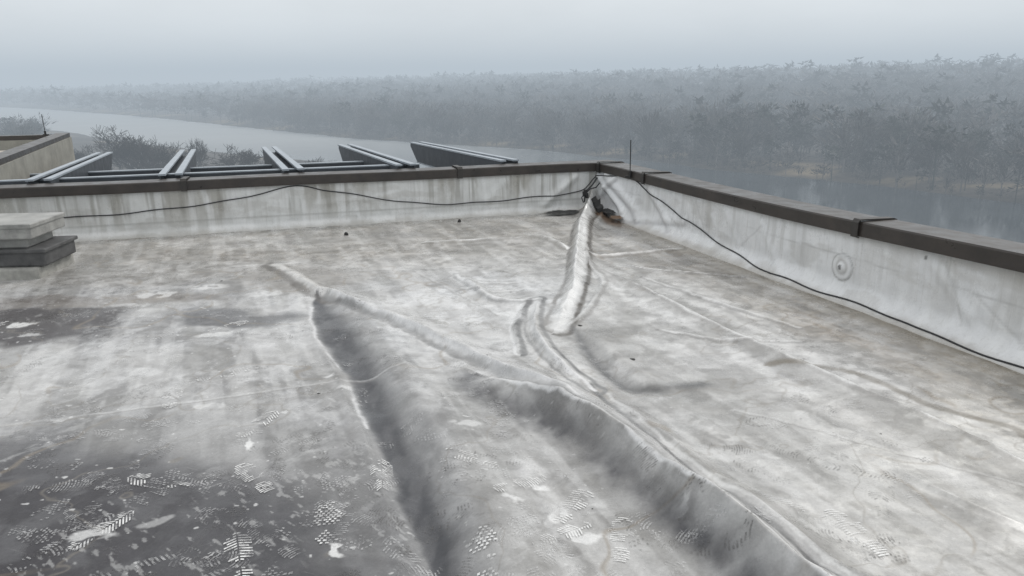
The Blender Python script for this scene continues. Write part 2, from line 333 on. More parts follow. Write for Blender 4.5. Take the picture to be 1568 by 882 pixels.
# ------------------------------------------------------------ parapets
def topz(side,s):
    s=np.asarray(s,float)
    return .49+(.055*sm(3.4,5.8,s) if side=='R' else 0*s)
RW_F=((.05,.42,.75,.10,.05,.05),(.25,.45,1.2,.08,.035,.06),(.1,.2,.5,.45,.03,.04),(1.3,.42,1.8,.1,.018,.05),(.9,.05,2.0,.2,.02,.05),(4.9,.45,5.3,.1,.012,.04),(2.7,.4,2.9,.15,.010,.04),(3.2,.38,3.5,.05,.010,.04))
LW_F=((.3,.42,.7,.1,.03,.05),(1.2,.4,1.5,.1,.012,.05),(2.6,.3,3.4,.25,.010,.04))
def wall_disp(side,s,z):
    c=(.06 if side=='L' else .12);zz=.09 if side=='L' else .16
    o=c*np.maximum(0,1-z/zz)**2.2
    o=o+.018*(fbm(s*1.3,z*3,201 if side=='L' else 211,2)-.5)+.006*(fbm(s*5,z*4,221,2)-.5)
    for (s0,z0,s1,z1,h,w) in (RW_F if side=='R' else LW_F):
        d,v=polyd(s,z,[(s0,z0),(s1,z1)]);o=o+h*np.exp(-(d/w)**2)
    if side=='R':
        r=np.hypot((s-4.16),(z-.235)*1.0);o=o+.010*(1-sm(.090,.10,r))+.018*(1-sm(.02,.04,r))
    return o
def wall_col(side,s,z):
    sd=0 if side=='L' else 300
    n1=fbm(s*1.2,z*2,230+sd,4);n2=fbm(s*9,z*9,240+sd,4)
    c=np.zeros(s.shape+(3,))+(np.array([.66,.67,.66]) if side=='L' else np.array([.73,.74,.745]))
    c=c*(.90+.20*n2)[...,None]
    st=fbm(s*5+.4*n2,z*.5,250+sd,3);st2=fbm(s*20,z*.7,260+sd,3)
    k=.70 if side=='L' else .24
    c=mix(c,k*sm(.50,.66,st)*(.35+.65*sm(.0,.45,z)),(.29,.275,.235))
    c=mix(c,k*.8*sm(.55,.70,st2)*sm(.08,.3,z),(.22,.21,.18))
    c=mix(c,.5*sm(.58,.7,fbm(s*12,z*1.5,270+sd,3)),(.80,.81,.81))
    c=mix(c,.5*sm(.42,.49,z)*sm(.4,.6,n1+.1),(.22,.21,.185))
    c=mix(c,.6*(1-sm(.0,.06,z+.05*(n2-.5))),(.30,.27,.22) if side=='R' else (.38,.36,.32))
    c=mix(c,.26*sm(.58,.68,fbm(s*3,z*8,280+sd,4)),(.32,.305,.27))
    if side=='L':
        c=mix(c,.35*sm(4.6,6.5,s)*sm(.15,.4,z),(.25,.255,.23))
        c=mix(c,.45*np.exp(-((z-.14)/.01)**2),(.26,.26,.24))
        c=mix(c,.6*np.exp(-((z-.05)/.03)**2)*sm(.5,.62,fbm(s*4,z*3,291,3)),(.8,.8,.79))
    else:
        r=np.hypot(s-4.16,(z-.235)*1.02);c=mix(c,.65*np.exp(-((r-.100)/.007)**2),(.2,.2,.19));c=mix(c,.8*(1-sm(.014,.022,r)),(.03,.03,.03));c=mix(c,.5*np.exp(-((r-.05)/.012)**2),(.26,.25,.23))
        r=np.hypot(s-4.86,(z-.46));c=mix(c,.8*(1-sm(.01,.018,r)),(.05,.05,.05))
        c=mix(c,.5*(1-sm(.3,2.2,s))*sm(.3,.5,n1),(.78,.80,.82))
        c=mix(c,.4*np.exp(-((z-.33+.02*n2)/.006)**2)*sm(.4,.6,n1),(.3,.3,.29))
        for (s0,z0,s1,z1,h,w) in RW_F[:5]:
            d,v=polyd(s+.02*n2,z,[(s0,z0),(s1,z1)]);c=mix(c,.40*np.exp(-((d+.05)/.018)**2),(.32,.32,.33));c=mix(c,.4*np.exp(-((d)/.014)**2),(.8,.81,.82))
        for (s0,z0,s1,z1) in ((5.0,.45,5.2,.12),(5.25,.3,5.6,.1),(2.2,.4,2.35,.2),(1.75,.2,2.05,.05),(3.0,.15,3.25,.35)):
            d,v=polyd(s+.05*n2,z,[(s0,z0),(s1,z1)]);c=mix(c,.35*np.exp(-(d/.008)**2)*sm(.3,.6,n2),(.84,.84,.84));c=mix(c,.3*np.exp(-((d-.02)/.01)**2),(.3,.3,.29))
    return c
def P3(side,s,o_,z):
    u,n=(uL,nL) if side=='L' else (uR,nR)
    return np.stack([CX+u[0]*s+n[0]*o_,CY+u[1]*s+n[1]*o_,z],-1)
def build_wall(side,length,name):
    s=np.concatenate([np.arange(-.02,6.6,.012),np.arange(6.6,length,.05)]);t=np.linspace(0,1,46)
    SS,TT=np.meshgrid(s,t);ZZ=-.04+TT*(topz(side,SS)+.06)
    o_=-wall_disp(side,SS,np.maximum(ZZ,0))
    ex=.26;core=[]
    for ss in (-ex,length):
        for (o,z) in ((.012,-.4),(ex,-.4),(ex,.47),(.012,.47)):
            core.append(P3(side,np.array(ss),np.array(o),np.array(z)))
    body=mesh_np(name,core,[(0,1,5,4),(1,2,6,5),(2,3,7,6),(3,0,4,7),(0,3,2,1),(4,5,6,7)],M_stucco,smooth=False)
    mesh_np('wall_flashing_membrane',P3(side,SS,o_,ZZ).reshape(-1,3),grid_faces(*SS.shape),M_wall,wall_col(side,SS,ZZ).reshape(-1,3),parent=body)
    sec=[(-.022,-.008),(-.030,-.012),(-.030,.0),(-.027,.078),(-.020,.088),(.27,.085),(.285,.08),(.290,.0),(.290,-.03),(.284,-.03)]
    st=np.array([0.0]+list(np.arange(.5,length,.5)))
    V=[]
    for j,ss in enumerate(st):
        for (o,z) in sec:
            s0=ss-(o*0.94 if j==0 else 0)
            V.append(P3(side,np.array(s0),np.array(o+.003*math.sin(ss*3.3)),np.array(float(topz(side,ss))+z+.004*math.sin(ss*2.1))))
    mesh_np('coping',V,grid_faces(len(st),len(sec)),M_coping,smooth=False,parent=body)
    for s0 in ((1.75,4.75,7.8) if side=='L' else (.08,1.2,4.28,7.3)):
        V=[]
        w=.03
        for ss in (s0-w,s0+w):
            for (o,z) in ((-.026,-.020),(-.044,-.016),(-.044,.085),(-.028,.106),(.27,.095),(.299,.086),(.302,-.03)):
                V.append(P3(side,np.array(ss),np.array(o),np.array(float(topz(side,s0))+z)))
        mesh_np('joint_strap',V,grid_faces(2,7),M_strap,smooth=False,parent=body)
    return body
WL=build_wall('L',14,'parapet_wall');WR=build_wall('R',16,'parapet_wall')
for s0 in (WL,WR):
    for ch in s0.children:
        if ch.name.startswith('coping') or ch.name.startswith('joint'):
            md=ch.modifiers.new('th','SOLIDIFY');md.thickness=.003 if ch.name.startswith('coping') else .010;md.offset=0
# ------------------------------------------------------------ tubes
def tube(name,pts,r,mat,parent=None,res=3):
    cu=bpy.data.curves.new(name,'CURVE');cu.dimensions='3D';cu.bevel_depth=r;cu.bevel_resolution=res
    sp=cu.splines.new('POLY');sp.points.add(len(pts)-1)
    for i,p in enumerate(pts): sp.points[i].co=(*[float(q) for q in p],1)
    cu.use_fill_caps=True
    cu.materials.append(mat);o=bpy.data.objects.new(name,cu);return link(o,parent)
def onwall(side,lst,r=.007,n=10):
    P=smooth_poly(lst,n);out=[]
    for p in P:
        s=np.array([p[0]]);z=np.array([p[1]+.006*math.sin(p[0]*9)])
        o_=-wall_disp(side,s,np.maximum(z,0))-r*1.2
        q=P3(side,s,o_,z)[0];q[2]=max(q[2],.012);out.append(q)
    return out
cL=[(9,.30),(6.51,.29),(6.17,.26),(5.62,.25),(4.86,.29),(4.26,.35),(3.63,.46),(3.28,.40),(2.85,.31),(2.4,.22),(1.95,.17),(1.4,.17),(.98,.19),(.5,.21),(.22,.24),(.13,.30),(.06,.38),(.0,.42)]
cR=[(.02,.42),(.3,.45),(.7,.50),(1.0,.47),(1.22,.41),(1.6,.32),(2.15,.20),(2.61,.11),(3.1,.055),(3.54,.03),(4.13,.03),(4.73,.035),(5.04,.02),(5.6,.02),(7,.02),(9,.02)]
tube('lightning_protection_cable',onwall('L',cL)+onwall('R',cR),.0058,M_cable)
knot=tube('cable_splice',[(1.05,9.0,.42),(.99,8.96,.34),(.93,8.92,.29),(.90,8.9,.25),(.885,8.88,.14)],.010,M_cable)
for dx,dz,r in ((0,.26,.024),(.02,.22,.018),(-.02,.24,.016)):
    tube('clamp',[(.90+dx,8.88,dz-.03),(.895+dx,8.88,dz+.03)],r,M_black,knot)
tube('tail',[(.90,8.88,.25),(.96,8.9,.30),(1.03,8.93,.31),(1.08,8.98,.36)],.008,M_cable,knot)
tube('tail',[(.88,8.88,.24),(.85,8.86,.20),(.87,8.84,.14)],.006,M_cable,knot)
def ragged(name,cx,cy,rx,ry,ang,z,mat,parent=None,n=34,tilt=None):
    V=[(0,0,0)]
    for i in range(n):
        a=i/n*2*math.pi;k=.72+.5*random.random();V.append((math.cos(a)*rx*k,math.sin(a)*ry*k,0))
    F=[(0,1+i,1+(i+1)%n) for i in range(n)]
    o=mesh_np(name,V,F,mat,smooth=False,parent=parent);o.location=(cx,cy,z);o.rotation_euler=(tilt or 0,0,ang);return o
sc=bpy.data.objects.new('corner_roof_drain',None);link(sc)
ragged('torn_opening',.60,8.84,.22,.12,.28,.03,M_black,sc)
ragged('torn_opening',1.15,8.66,.08,.20,.1,.07,M_black,sc)
V=[];n=16
c0=P3('R',np.array(.36),np.array(-.175),np.array(.02))
for d in (0,.05):
    for i in range(n+1):
        a=math.pi*i/n;k=1+.15*math.sin(i*2.3)
        V.append((c0[0]+uR[0]*math.cos(a)*.20*k-nR[0]*(.0+d*1.6),c0[1]+uR[1]*math.cos(a)*.20*k-nR[1]*(d*1.6),.0+math.sin(a)*(.20*k-d)))
F=[(i,i+1,n+1+i+1,n+1+i) for i in range(n)]
mesh_np('scupper_lip',V,F,M_black,parent=sc)
mesh_np('scupper_throat',[c0+np.array([0,0,.05])]+V[:n+1],[(0,1+i,2+i) for i in range(n)],M_black,smooth=False,parent=sc)
ragged('rust_stain',1.2,8.35,.07,.12,0,.05,M_rust,sc)
# ------------------------------------------------------------ lightning rods
def rod(name,base,h):
    o=tube(name,[base,(base[0]-.004,base[1],base[2]+h)],.0055,M_black)
    tube('clamp_base',[(base[0],base[1],base[2]-.06),(base[0],base[1],base[2]+.02)],.017,M_black,o)
    tube('foot',[(base[0]-.05,base[1]+.02,base[2]-.045),(base[0]+.06,base[1]-.01,base[2]-.045)],.013,M_black,o);return o
b=P3('R',np.array(.92),np.array(-.045),np.array(.56));rod('lightning_rod',tuple(b),.36)
# ------------------------------------------------------------ rooftop vent curb at left
def box(name,x0,x1,y0,y1,z0,z1,mat,parent=None,bev=.01):
    V=[(x,y,z) for z in(z0,z1) for y in (y0,y1) for x in (x0,x1)]
    F=[(0,2,3,1),(4,5,7,6),(0,1,5,4),(1,3,7,5),(3,2,6,7),(2,0,4,6)]
    o=mesh_np(name,V,F,mat,smooth=False,parent=parent)
    md=o.modifiers.new('b','BEVEL');md.width=bev;md.segments=2
    return o
vc=bpy.data.objects.new('rooftop_vent_curb',None);link(vc);vc.location=(-3.98,6.03,0);vc.rotation_euler=(0,0,.08)
box('base_flange',-.95,0,0,.62,-.02,.10,M_conc,vc,.02)
box('rubber_curb',-.93,.05,.04,.58,.10,.24,M_pad,vc,.02)
box('lip',-.92,.07,.02,.60,.222,.255,M_pad,vc,.008)
box('neck',-.88,-.10,.10,.52,.255,.34,M_cap,vc,.01)
box('cap',-.93,-.02,.03,.60,.34,.455,M_cap,vc,.012)
box('cap_rim',-.94,-.01,.02,.61,.43,.47,M_cap,vc,.008)
# ------------------------------------------------------------ debris
def lump(name,x,y,r,mat,hz=.5):
    V=[];F=[];n=9;k=4
    for j in range(k+1):
        for i in range(n):
            a=i/n*6.283;e=j/k*math.pi/2;q=r*(.75+.5*random.random());V.append((math.cos(a)*math.cos(e)*q,math.sin(a)*math.cos(e)*q*.8,math.sin(e)*q*hz))
    for j in range(k):
        for i in range(n): F.append((j*n+i,j*n+(i+1)%n,(j+1)*n+(i+1)%n,(j+1)*n+i))
    o=mesh_np(name,V,F,mat);o.location=(x,y,float(height(np.array([x]),np.array([y]))[0])-.002);return o
for x,y,r,hz in ((-1.76,7.74,.024,1.4),(-.60,8.42,.020,1.6),(.45,4.69,.018,.4),(.70,4.04,.02,.3),(-1.03,3.62,.011,.4),(-.15,4.0,.008,.5),(1.7,3.1,.008,.4),(-2.4,5.9,.012,.5),(.3,2.5,.006,.5)):
    lump('debris_chip',x,y,r,M_black,hz)
# ------------------------------------------------------------ shoe prints
def prints(name,lst,mat,zoff,drop):
    V=[];F=[]
    for (x,y,a,sc_,kind) in lst:
        ca,sa=math.cos(a),math.sin(a)
        def inside(u,v):
            if u>.0: return ((u-.072)/.098)**2+(v/.050)**2<1.0
            return u<-.035 and ((u+.078)/.045)**2+(v/.035)**2<1
        cells=[];k=0;u=-.13
        st=(.0150,.0165,.0125)[kind]
        bend=random.uniform(.3,.9);jx=.0022
        while u<.18:
            if kind==0:
                v=-.06
                while v<.06:
                    vv=v+(.009 if k%2 else 0);w_=random.uniform(.010,.016);h_=st*random.uniform(.5,.72)
                    cells.append([(u+random.uniform(-jx,jx),vv),(u+h_,vv+.002),(u+h_+random.uniform(-jx,jx),vv+w_),(u,vv+w_-.001)]);v+=.019
            else:
                for sgn in (-1,1):
                    for seg in range(5):
                        v0=sgn*((.003 if kind==1 else 0)+seg*.011);v1=v0+sgn*.0112
                        f=(lambda v:-bend*abs(v)) if kind==1 else (lambda v:-8*bend*v*v)
                        h_=st*.5
                        cells.append([(u+f(v0),v0),(u+h_+f(v0),v0),(u+h_+f(v1),v1),(u+f(v1),v1)])
            u+=st;k+=1
        dead=[(random.uniform(-.1,.15),random.uniform(-.05,.05),random.uniform(.015,.045)) for _ in range(5 if drop>.2 else 3)]
        for q in cells:
            cu_=sum(p[0] for p in q)/4;cv=sum(p[1] for p in q)/4
            if not inside(cu_,cv) or random.random()<drop or any(math.hypot(cu_-p[0],cv-p[1])<p[2] for p in dead): continue
            b=len(V)
            for (u_,v_) in q:
                u_*=sc_;v_*=sc_;V.append((x-sa*u_+ca*v_,y+ca*u_+sa*v_,0))
            F.append((b,b+1,b+2,b+3))
    V=np.array(V);V[:,2]=height(V[:,0],V[:,1])+zoff
    return mesh_np(name,V,F,mat,smooth=False)
FT=[(-.70,2.40,.15,1,0),(-1.07,2.74,.75,1,2),(-1.24,3.24,-.3,1,1),(-.16,2.82,1.1,.9,1),(.01,2.64,-.9,.9,2),(.22,2.50,-.5,.95,1),(-.10,2.15,.1,1,0),(-1.79,3.57,.3,1,1),(-1.94,4.74,-.7,1,2),(-1.53,2.37,-.4,.9,1),(1.24,2.31,.3,1,2),(-1.66,3.88,-1.0,1,0),(-3.46,4.83,1.3,1,1),(.17,2.31,-.9,.8,1),(.38,2.28,-.2,.95,2),(-1.45,2.72,1.3,1,1),(-.55,2.75,.2,1,1),(-.95,2.2,.4,1,1)]
prints('shoe_prints',FT,M_print,.0040,.06)
def rnd(n,ymax,seed):
    r=random.Random(seed);o=[]
    for i in range(n):
        y=1.9+ymax*r.random()**1.3;x=(-.75+1.35*r.random()**1.15)*y
        o.append((x,y,r.uniform(-2,2),r.uniform(.85,1.05),r.randint(0,2)))
    return o
prints('faint_shoe_prints',rnd(190,5,3),M_print2,.0030,.15)
prints('muddy_shoe_prints',rnd(150,5,4),M_print3,.0020,.15)
# ------------------------------------------------------------ steel shade beams beyond the left parapet
bd=np.array([-.354,.935,0]);bn=np.array([.935,.354,0])
def beam(s0,L=4.8,w=.22):
    o=bpy.data.objects.new('steel_shade_beam',None);link(o)
    b=P3('L',np.array(s0),np.array(.32),np.array(.60));slope=-.028
    def pt(p,v,dz):
        q=b+bd*p+bn*v;q=q.copy();q[2]+=slope*p+dz;return tuple(q)
    def prism(name,v0,v1,prof,mat):
        V=[pt(p,v0,dz) for p,dz in prof]+[pt(p,v1,dz) for p,dz in prof];n=len(prof)
        fs=[(i,(i+1)%n,n+(i+1)%n,n+i) for i in range(n)]
        me=bpy.data.meshes.new(name);me.from_pydata(V,[],fs+[tuple(range(n))[::-1],tuple(range(n,2*n))]);me.materials.append(mat);me.update()
        link(bpy.data.objects.new(name,me),o)
    side=[(-.02,-.30),(-.02,0),(L,0),(L+.02,-.05),(L-.45,-.30)]
    prism('side_plate',-w/2,-w/2+.012,side,M_beamd)
    prism('side_plate',w/2-.012,w/2,side,M_beamd)
    fl=[(-.02,.002),(-.02,.022),(L+.03,.022),(L+.03,.002)]
    prism('top_flange',-w/2-.012,-w/2+.062,fl,M_beam)
    prism('top_flange',w/2-.062,w/2+.012,fl,M_beam)
    prism('web',-w/2+.014,w/2-.014,[(0,-.12),(0,-.07),(L-.1,-.07),(L-.1,-.12)],M_beamd)
    prism('bottom_flange',-w/2-.012,w/2+.012,[(-.02,-.32),(-.02,-.302),(L-.45,-.302),(L-.45,-.32)],M_beam)
    return o
for s0 in (1.05,2.33,3.62,4.92,6.2,7.5): beam(s0)
rp=bpy.data.objects.new('steel_rail',None);link(rp)
for (o0,z0,z1,m) in ((.75,.40,.555,M_beamd),(.75,.557,.570,M_beam),(2.6,.2,.42,M_beamd),(2.6,.422,.436,M_beam)):
    V=[P3('L',np.array(s),np.array(o0+o),np.array(z)) for s in (2.1,8.5) for (o,z) in ((0,z0),(.09,z0),(.09,z1),(0,z1))]
    mesh_np('rail_bar',V,[(0,1,5,4),(1,2,6,5),(2,3,7,6),(3,0,4,7),(0,3,2,1),(4,5,6,7)],m,smooth=False,parent=rp)
# ------------------------------------------------------------ neighbouring raised roof at far left
nb=bpy.data.objects.new('neighboring_roof_block',None);link(nb)
def slab(name,a,b,th,z0,z1,mat,over=0):
    a=np.array(a);b=np.array(b);u=(b-a)/np.linalg.norm(b-a);n=np.array([u[1],-u[0]])
    V=[]
    for z in (z0,z1):
        for p in (a-u*over+n*over,b+u*over+n*over,b+u*over-n*(th+over),a-u*over-n*(th+over)): V.append((p[0],p[1],z))
    mesh_np(name,V,[(0,1,5,4),(1,2,6,5),(2,3,7,6),(3,0,4,7),(3,2,1,0),(4,5,6,7)],mat,smooth=False,parent=nb)
c1=np.array([-7.66,13.15]);c2=c1+np.array([.366,-.93])*5.4
c3=c1+np.array([-.962,-.273])*9;c4=c2+np.array([-.962,-.273])*9
slab('side_wall',c1,c2,-.25,-.5,.68,M_stucco);slab('side_coping',c1,c2,-.25,.682,.75,M_coping,.02)
slab('far_wall',c3,c1+np.array([-.3,-.08]),-.2,-.5,.66,M_stucco);slab('far_coping',c3,c1+np.array([-.3,-.08]),-.2,.662,.735,M_coping,.02)
mesh_np('roof_sheet',[(*c1,.50),(*c2,.50),(*c4,.50),(*c3,.50)],[(0,1,2,3)],M_roof2,smooth=False,parent=nb)
rod('lightning_rod',(-7.95,12.9,.78),.30)
# ------------------------------------------------------------ own building below
a1=P3('L',np.array(24.),np.array(.22),np.array(-.1));a2=P3('R',np.array(24.),np.array(.22),np.array(-.1));oc=np.array([CX,CY,-.1])+np.append(nL*.22,0)+np.append(nR*.22,0)
a3=a1+(a2-oc)
V=[oc,a1,a3,a2];V=V+[v-np.array([0,0,38.]) for v in V]
ob=mesh_np('office_building',V,[(0,1,2,3),(0,4,5,1),(1,5,6,2),(2,6,7,3),(3,7,4,0)],M_bldg,smooth=False)
for k in range(9):
    z=-2.6-4*k
    for side in 'LR':
        V=[P3(side,np.array(s),np.array(.235),np.array(zz)) for s in (1,23.5) for zz in (z-1.2,z)]
        mesh_np('window_band',V,[(0,1,3,2)],M_beamd,smooth=False,parent=ob)
# ------------------------------------------------------------ terrain, river
RV=[(-2600,3000),(-1300,1530),(-790,1120),(-440,800),(-250,590),(-140,478),(-15,385),(45,305),(88,245),(125,175),(200,60),(300,-150),(500,-600),(700,-2500)]
RW=[110,92,86,68,60,52,50,48,52,58,60,60,60,60]
def terr(x,y):
    d,w=polyd(x,y,RV,RW)
    e=np.abs(d)-w-6*(fbm(x/35,y/35,401,3)-.5)*2
    z=-38.4-2.5+sm(-14,4,e)*2.6+sm(0,25,e)*2.0
    far=d>0
    a=x/np.maximum(y,60)
    Hh=13+9*sm(-.45,-.05,a)+9*sm(-.05,.6,a)
    z=z+np.where(far,sm(70,850,e)*Hh*(y>-300),sm(0,200,e)*2)
    z=z+np.where(e>30,(fbm(x/160,y/160,411,4)-.5)*10*sm(30,300,e),0)
    return z,e,far
rr=np.concatenate([np.linspace(0,60,6)[:-1],60*np.exp(np.linspace(0,math.log(90),280))])
aa=np.linspace(0,2*math.pi,641)
R,AA=np.meshgrid(rr,aa,indexing='ij');TX=R*np.sin(AA);TY=R*np.cos(AA)
tz,te,tf=terr(TX,TY)
def clearing(x,y,e): return sm(.63,.69,fbm(x/34,y/20,421,3))*(1-sm(20,45,e))*sm(3,8,e)
cl=clearing(TX,TY,te)
tn=fbm(TX/12,TY/12,431,4)
tc=mix(np.zeros(TX.shape+(3,))+np.array([.070,.060,.050]),cl,(.15,.12,.08))
tc=mix(tc,(1-sm(0,5,te)),(.06,.055,.048));tc=tc*(.6+.8*tn)[...,None]
m,nt,bs=newmat('ground_leaf_litter');c=mixc(nt,1.0,attr(nt),mr(nt,noise(nt,.3,6,.7),.3,.7,.7,1.3),'MULTIPLY');nt.links.new(c,bs.inputs['Base Color']);bs.inputs['Roughness'].default_value=.95;bs.inputs['Specular IOR Level'].default_value=.1
mesh_np('ground_terrain',np.stack([TX,TY,tz],-1).reshape(-1,3),grid_faces(*TX.shape),m,tc.reshape(-1,3))
m,nt,bs=newmat('river_water');bs.inputs['IOR'].default_value=1.33
tcw=N(nt,'ShaderNodeTexCoord');sxw=N(nt,'ShaderNodeSeparateXYZ');nt.links.new(tcw.outputs['Object'],sxw.inputs[0])
# wind-ruffled upstream, sky reflection painted as paler base colour; calm and darker downstream
nt.links.new(mixc(nt,mr(nt,sxw.outputs[1],330,520,0,1),(.05,.058,.062),(.30,.31,.31)),bs.inputs['Base Color'])
rw=mr(nt,sxw.outputs[1],330,520,.08,.60);aw=N(nt,'ShaderNodeMath',operation='ADD');nt.links.new(rw,aw.inputs[0]);nt.links.new(mr(nt,noise(nt,.02,5,.6),.35,.65,-.03,.08),aw.inputs[1]);nt.links.new(aw.outputs[0],bs.inputs['Roughness'])
bump(nt,bs,noise(nt,.5,5,.6,(1,1,1)),.06,.3)
mesh_np('river_water',[(-5500,-5500,-38.4),(5500,-5500,-38.4),(5500,5500,-38.4),(-5500,5500,-38.4)],[(0,1,2,3)],m,smooth=False)
# ------------------------------------------------------------ trees
def variant(kind,nt_,size):
    T=[];Bv=[]
    th=.9;r0=.012;lx=random.uniform(-.06,.06)
    for i in range(3):
        a=i*2.094;b=a+2.094
        T.append([(r0*math.cos(a),r0*math.sin(a),-.05),(r0*math.cos(b),r0*math.sin(b),-.05),(lx,0,th)]);Bv.append(1.5)
    lobes=[]
    for i in range(9):
        a=random.random()*6.283;rr_=random.uniform(.02,.24)
        if kind=='pine': lobes.append((rr_*.6*math.cos(a),rr_*.6*math.sin(a),random.uniform(.5,.9),random.uniform(.09,.15)))
        else: lobes.append((rr_*math.cos(a),rr_*math.sin(a),random.uniform(.34,.86),random.uniform(.12,.24)))
    if kind=='bare':
        for lb in lobes:
            z0=random.uniform(.2,.5);w=.008
            T.append([(w,0,z0),(-w,w,z0),(lb[0]*1.3,lb[1]*1.3,min(lb[2]+lb[3]*.7,1))]);Bv.append(1.1)
            T.append([(0,w,z0),(0,-w,z0),(lb[0]*1.3,lb[1]*1.3,min(lb[2]+lb[3]*.7,1))]);Bv.append(1.1)
    for i in range(nt_):
        lb=random.choice(lobes)
        q=np.random.RandomState(random.randint(0,999999)).randn(3);q/=np.linalg.norm(q);q*=random.random()**.5
        c=np.array([lb[0],lb[1],lb[2]])+q*lb[3]*np.array([1,1,.8])
        if kind=='bare':
            d=q*.6+np.array([lb[0]*3,lb[1]*3,.8]);s=size*random.uniform(.7,1.7);w=s*(.08 if random.random()<.85 else .30)
        elif kind=='pine':
            d=q+np.array([0,0,.2]);s=size*random.uniform(.6,1.2);w=s*.6
        else:
            d=q+np.array([0,0,.4]);s=size*random.uniform(.6,1.3);w=s*.4
        d=d/np.linalg.norm(d);e=np.cross(d,np.random.RandomState(random.randint(0,99999)).randn(3));e/=np.linalg.norm(e)
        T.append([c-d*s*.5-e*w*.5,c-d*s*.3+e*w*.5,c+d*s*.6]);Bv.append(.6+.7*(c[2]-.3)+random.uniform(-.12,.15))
    return np.array(T,float),np.array(Bv)
VN=[variant('bare',240,.09) for _ in range(9)]+[variant('bush',190,.06) for _ in range(1)]+[variant('pine',170,.06) for _ in range(2)]
VM=[variant('bare',100,.12) for _ in range(6)]+[variant('bush',80,.10) for _ in range(3)]+[variant('pine',60,.10) for _ in range(2)]
VF=[variant('bush',30,.18) for _ in range(6)]+[variant('pine',24,.15) for _ in range(2)]
def scatter(xmin,xmax,ymin,ymax,sp,test,Vs,hmin,hmax,Vout,Cout,wide=1.2):
    gx,gy=np.meshgrid(np.arange(xmin,xmax,sp),np.arange(ymin,ymax,sp))
    gx=gx.ravel()+rng.uniform(-.6,.6,gx.size)*sp;gy=gy.ravel()+rng.uniform(-.6,.6,gy.size)*sp
    z,e,far=terr(gx,gy);k=test(gx,gy,z,e,far);gx,gy,z,e=gx[k],gy[k],z[k],e[k]
    vi=rng.integers(0,len(Vs)-2,len(gx))
    patch=fbm(gx/60,gy/60,441,3)
    vi=np.where((patch>.52)&(rng.random(len(gx))<.30),len(Vs)-1-rng.integers(0,2,len(gx)),vi)
    for j,(T,Bv) in enumerate(Vs):
        m=vi==j;n=m.sum()
        if not n: continue
        pine=(j>=len(Vs)-2)
        h=(hmin+(hmax-hmin)*rng.random(n)**1.3)*(.75+.5*patch[m])*(1.08 if pine else 1);a=rng.uniform(0,6.283,n);ws=rng.uniform(.8,1.35,n)*wide
        ca,sa=np.cos(a),np.sin(a);P=T.reshape(1,-1,3)
        X=(P[...,0]*ca[:,None]-P[...,1]*sa[:,None])*(h*ws)[:,None]+gx[m][:,None]
        Y=(P[...,0]*sa[:,None]+P[...,1]*ca[:,None])*(h*ws)[:,None]+gy[m][:,None]
        Z=P[...,2]*h[:,None]+z[m][:,None]
        Vout.append(np.stack([X,Y,Z],-1).reshape(-1,3))
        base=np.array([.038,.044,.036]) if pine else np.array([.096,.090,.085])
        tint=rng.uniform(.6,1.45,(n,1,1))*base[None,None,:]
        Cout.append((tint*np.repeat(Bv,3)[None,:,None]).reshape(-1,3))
Vo=[];Co=[]
def vis(x,y): return (y>60)&(np.abs(x/np.maximum(y,1))<.95)
scatter(-600,500,80,900,8,lambda x,y,z,e,f:f&vis(x,y)&(e>1)&(e<80)&(clearing(x,y,e)<.35)&(np.hypot(x,y)<800),VN,10,24,Vo,Co,1.3)
scatter(-600,500,80,900,4.5,lambda x,y,z,e,f:f&vis(x,y)&(e>-1)&(e<40)&(clearing(x,y,e)<.35)&(np.hypot(x,y)<650)&((fbm(x/18,y/18,471,3)>.5)|(e<4)),VM,3,8,Vo,Co,1.6)
scatter(-900,1100,80,1250,11.5,lambda x,y,z,e,f:f&vis(x,y)&(e>70)&(e<520)&(np.hypot(x,y)<1200),VM,12,25,Vo,Co,1.4)
scatter(-1500,1800,200,2500,18,lambda x,y,z,e,f:f&vis(x,y)&(((e>=500))|((e>2)&(np.hypot(x,y)>800)))&(np.hypot(x,y)<2300),VF,12,28,Vo,Co,1.4)
scatter(-420,-15,150,330,8,lambda x,y,z,e,f:(~f)&(e>2)&(x/np.maximum(y,1)<-.1)&(np.hypot(x,y)<280)&(fbm(x/30,y/30,461,3)>.54),VN,4,8,Vo,Co,1.3)
scatter(-420,-210,340,520,9,lambda x,y,z,e,f:(~f)&(e>2)&(x/np.maximum(y,1)<-.62)&(x/y>-.8),VN,10,18,Vo,Co,1.3)
Vo=np.concatenate(Vo);Co=np.concatenate(Co)
m,nt,bs=newmat('forest_foliage');nt.links.new(attr(nt),bs.inputs['Base Color']);bs.inputs['Roughness'].default_value=.9;bs.inputs['Specular IOR Level'].default_value=.1
mesh_np('distant_forest',Vo,np.arange(len(Vo)).reshape(-1,3),m,Co,smooth=False)
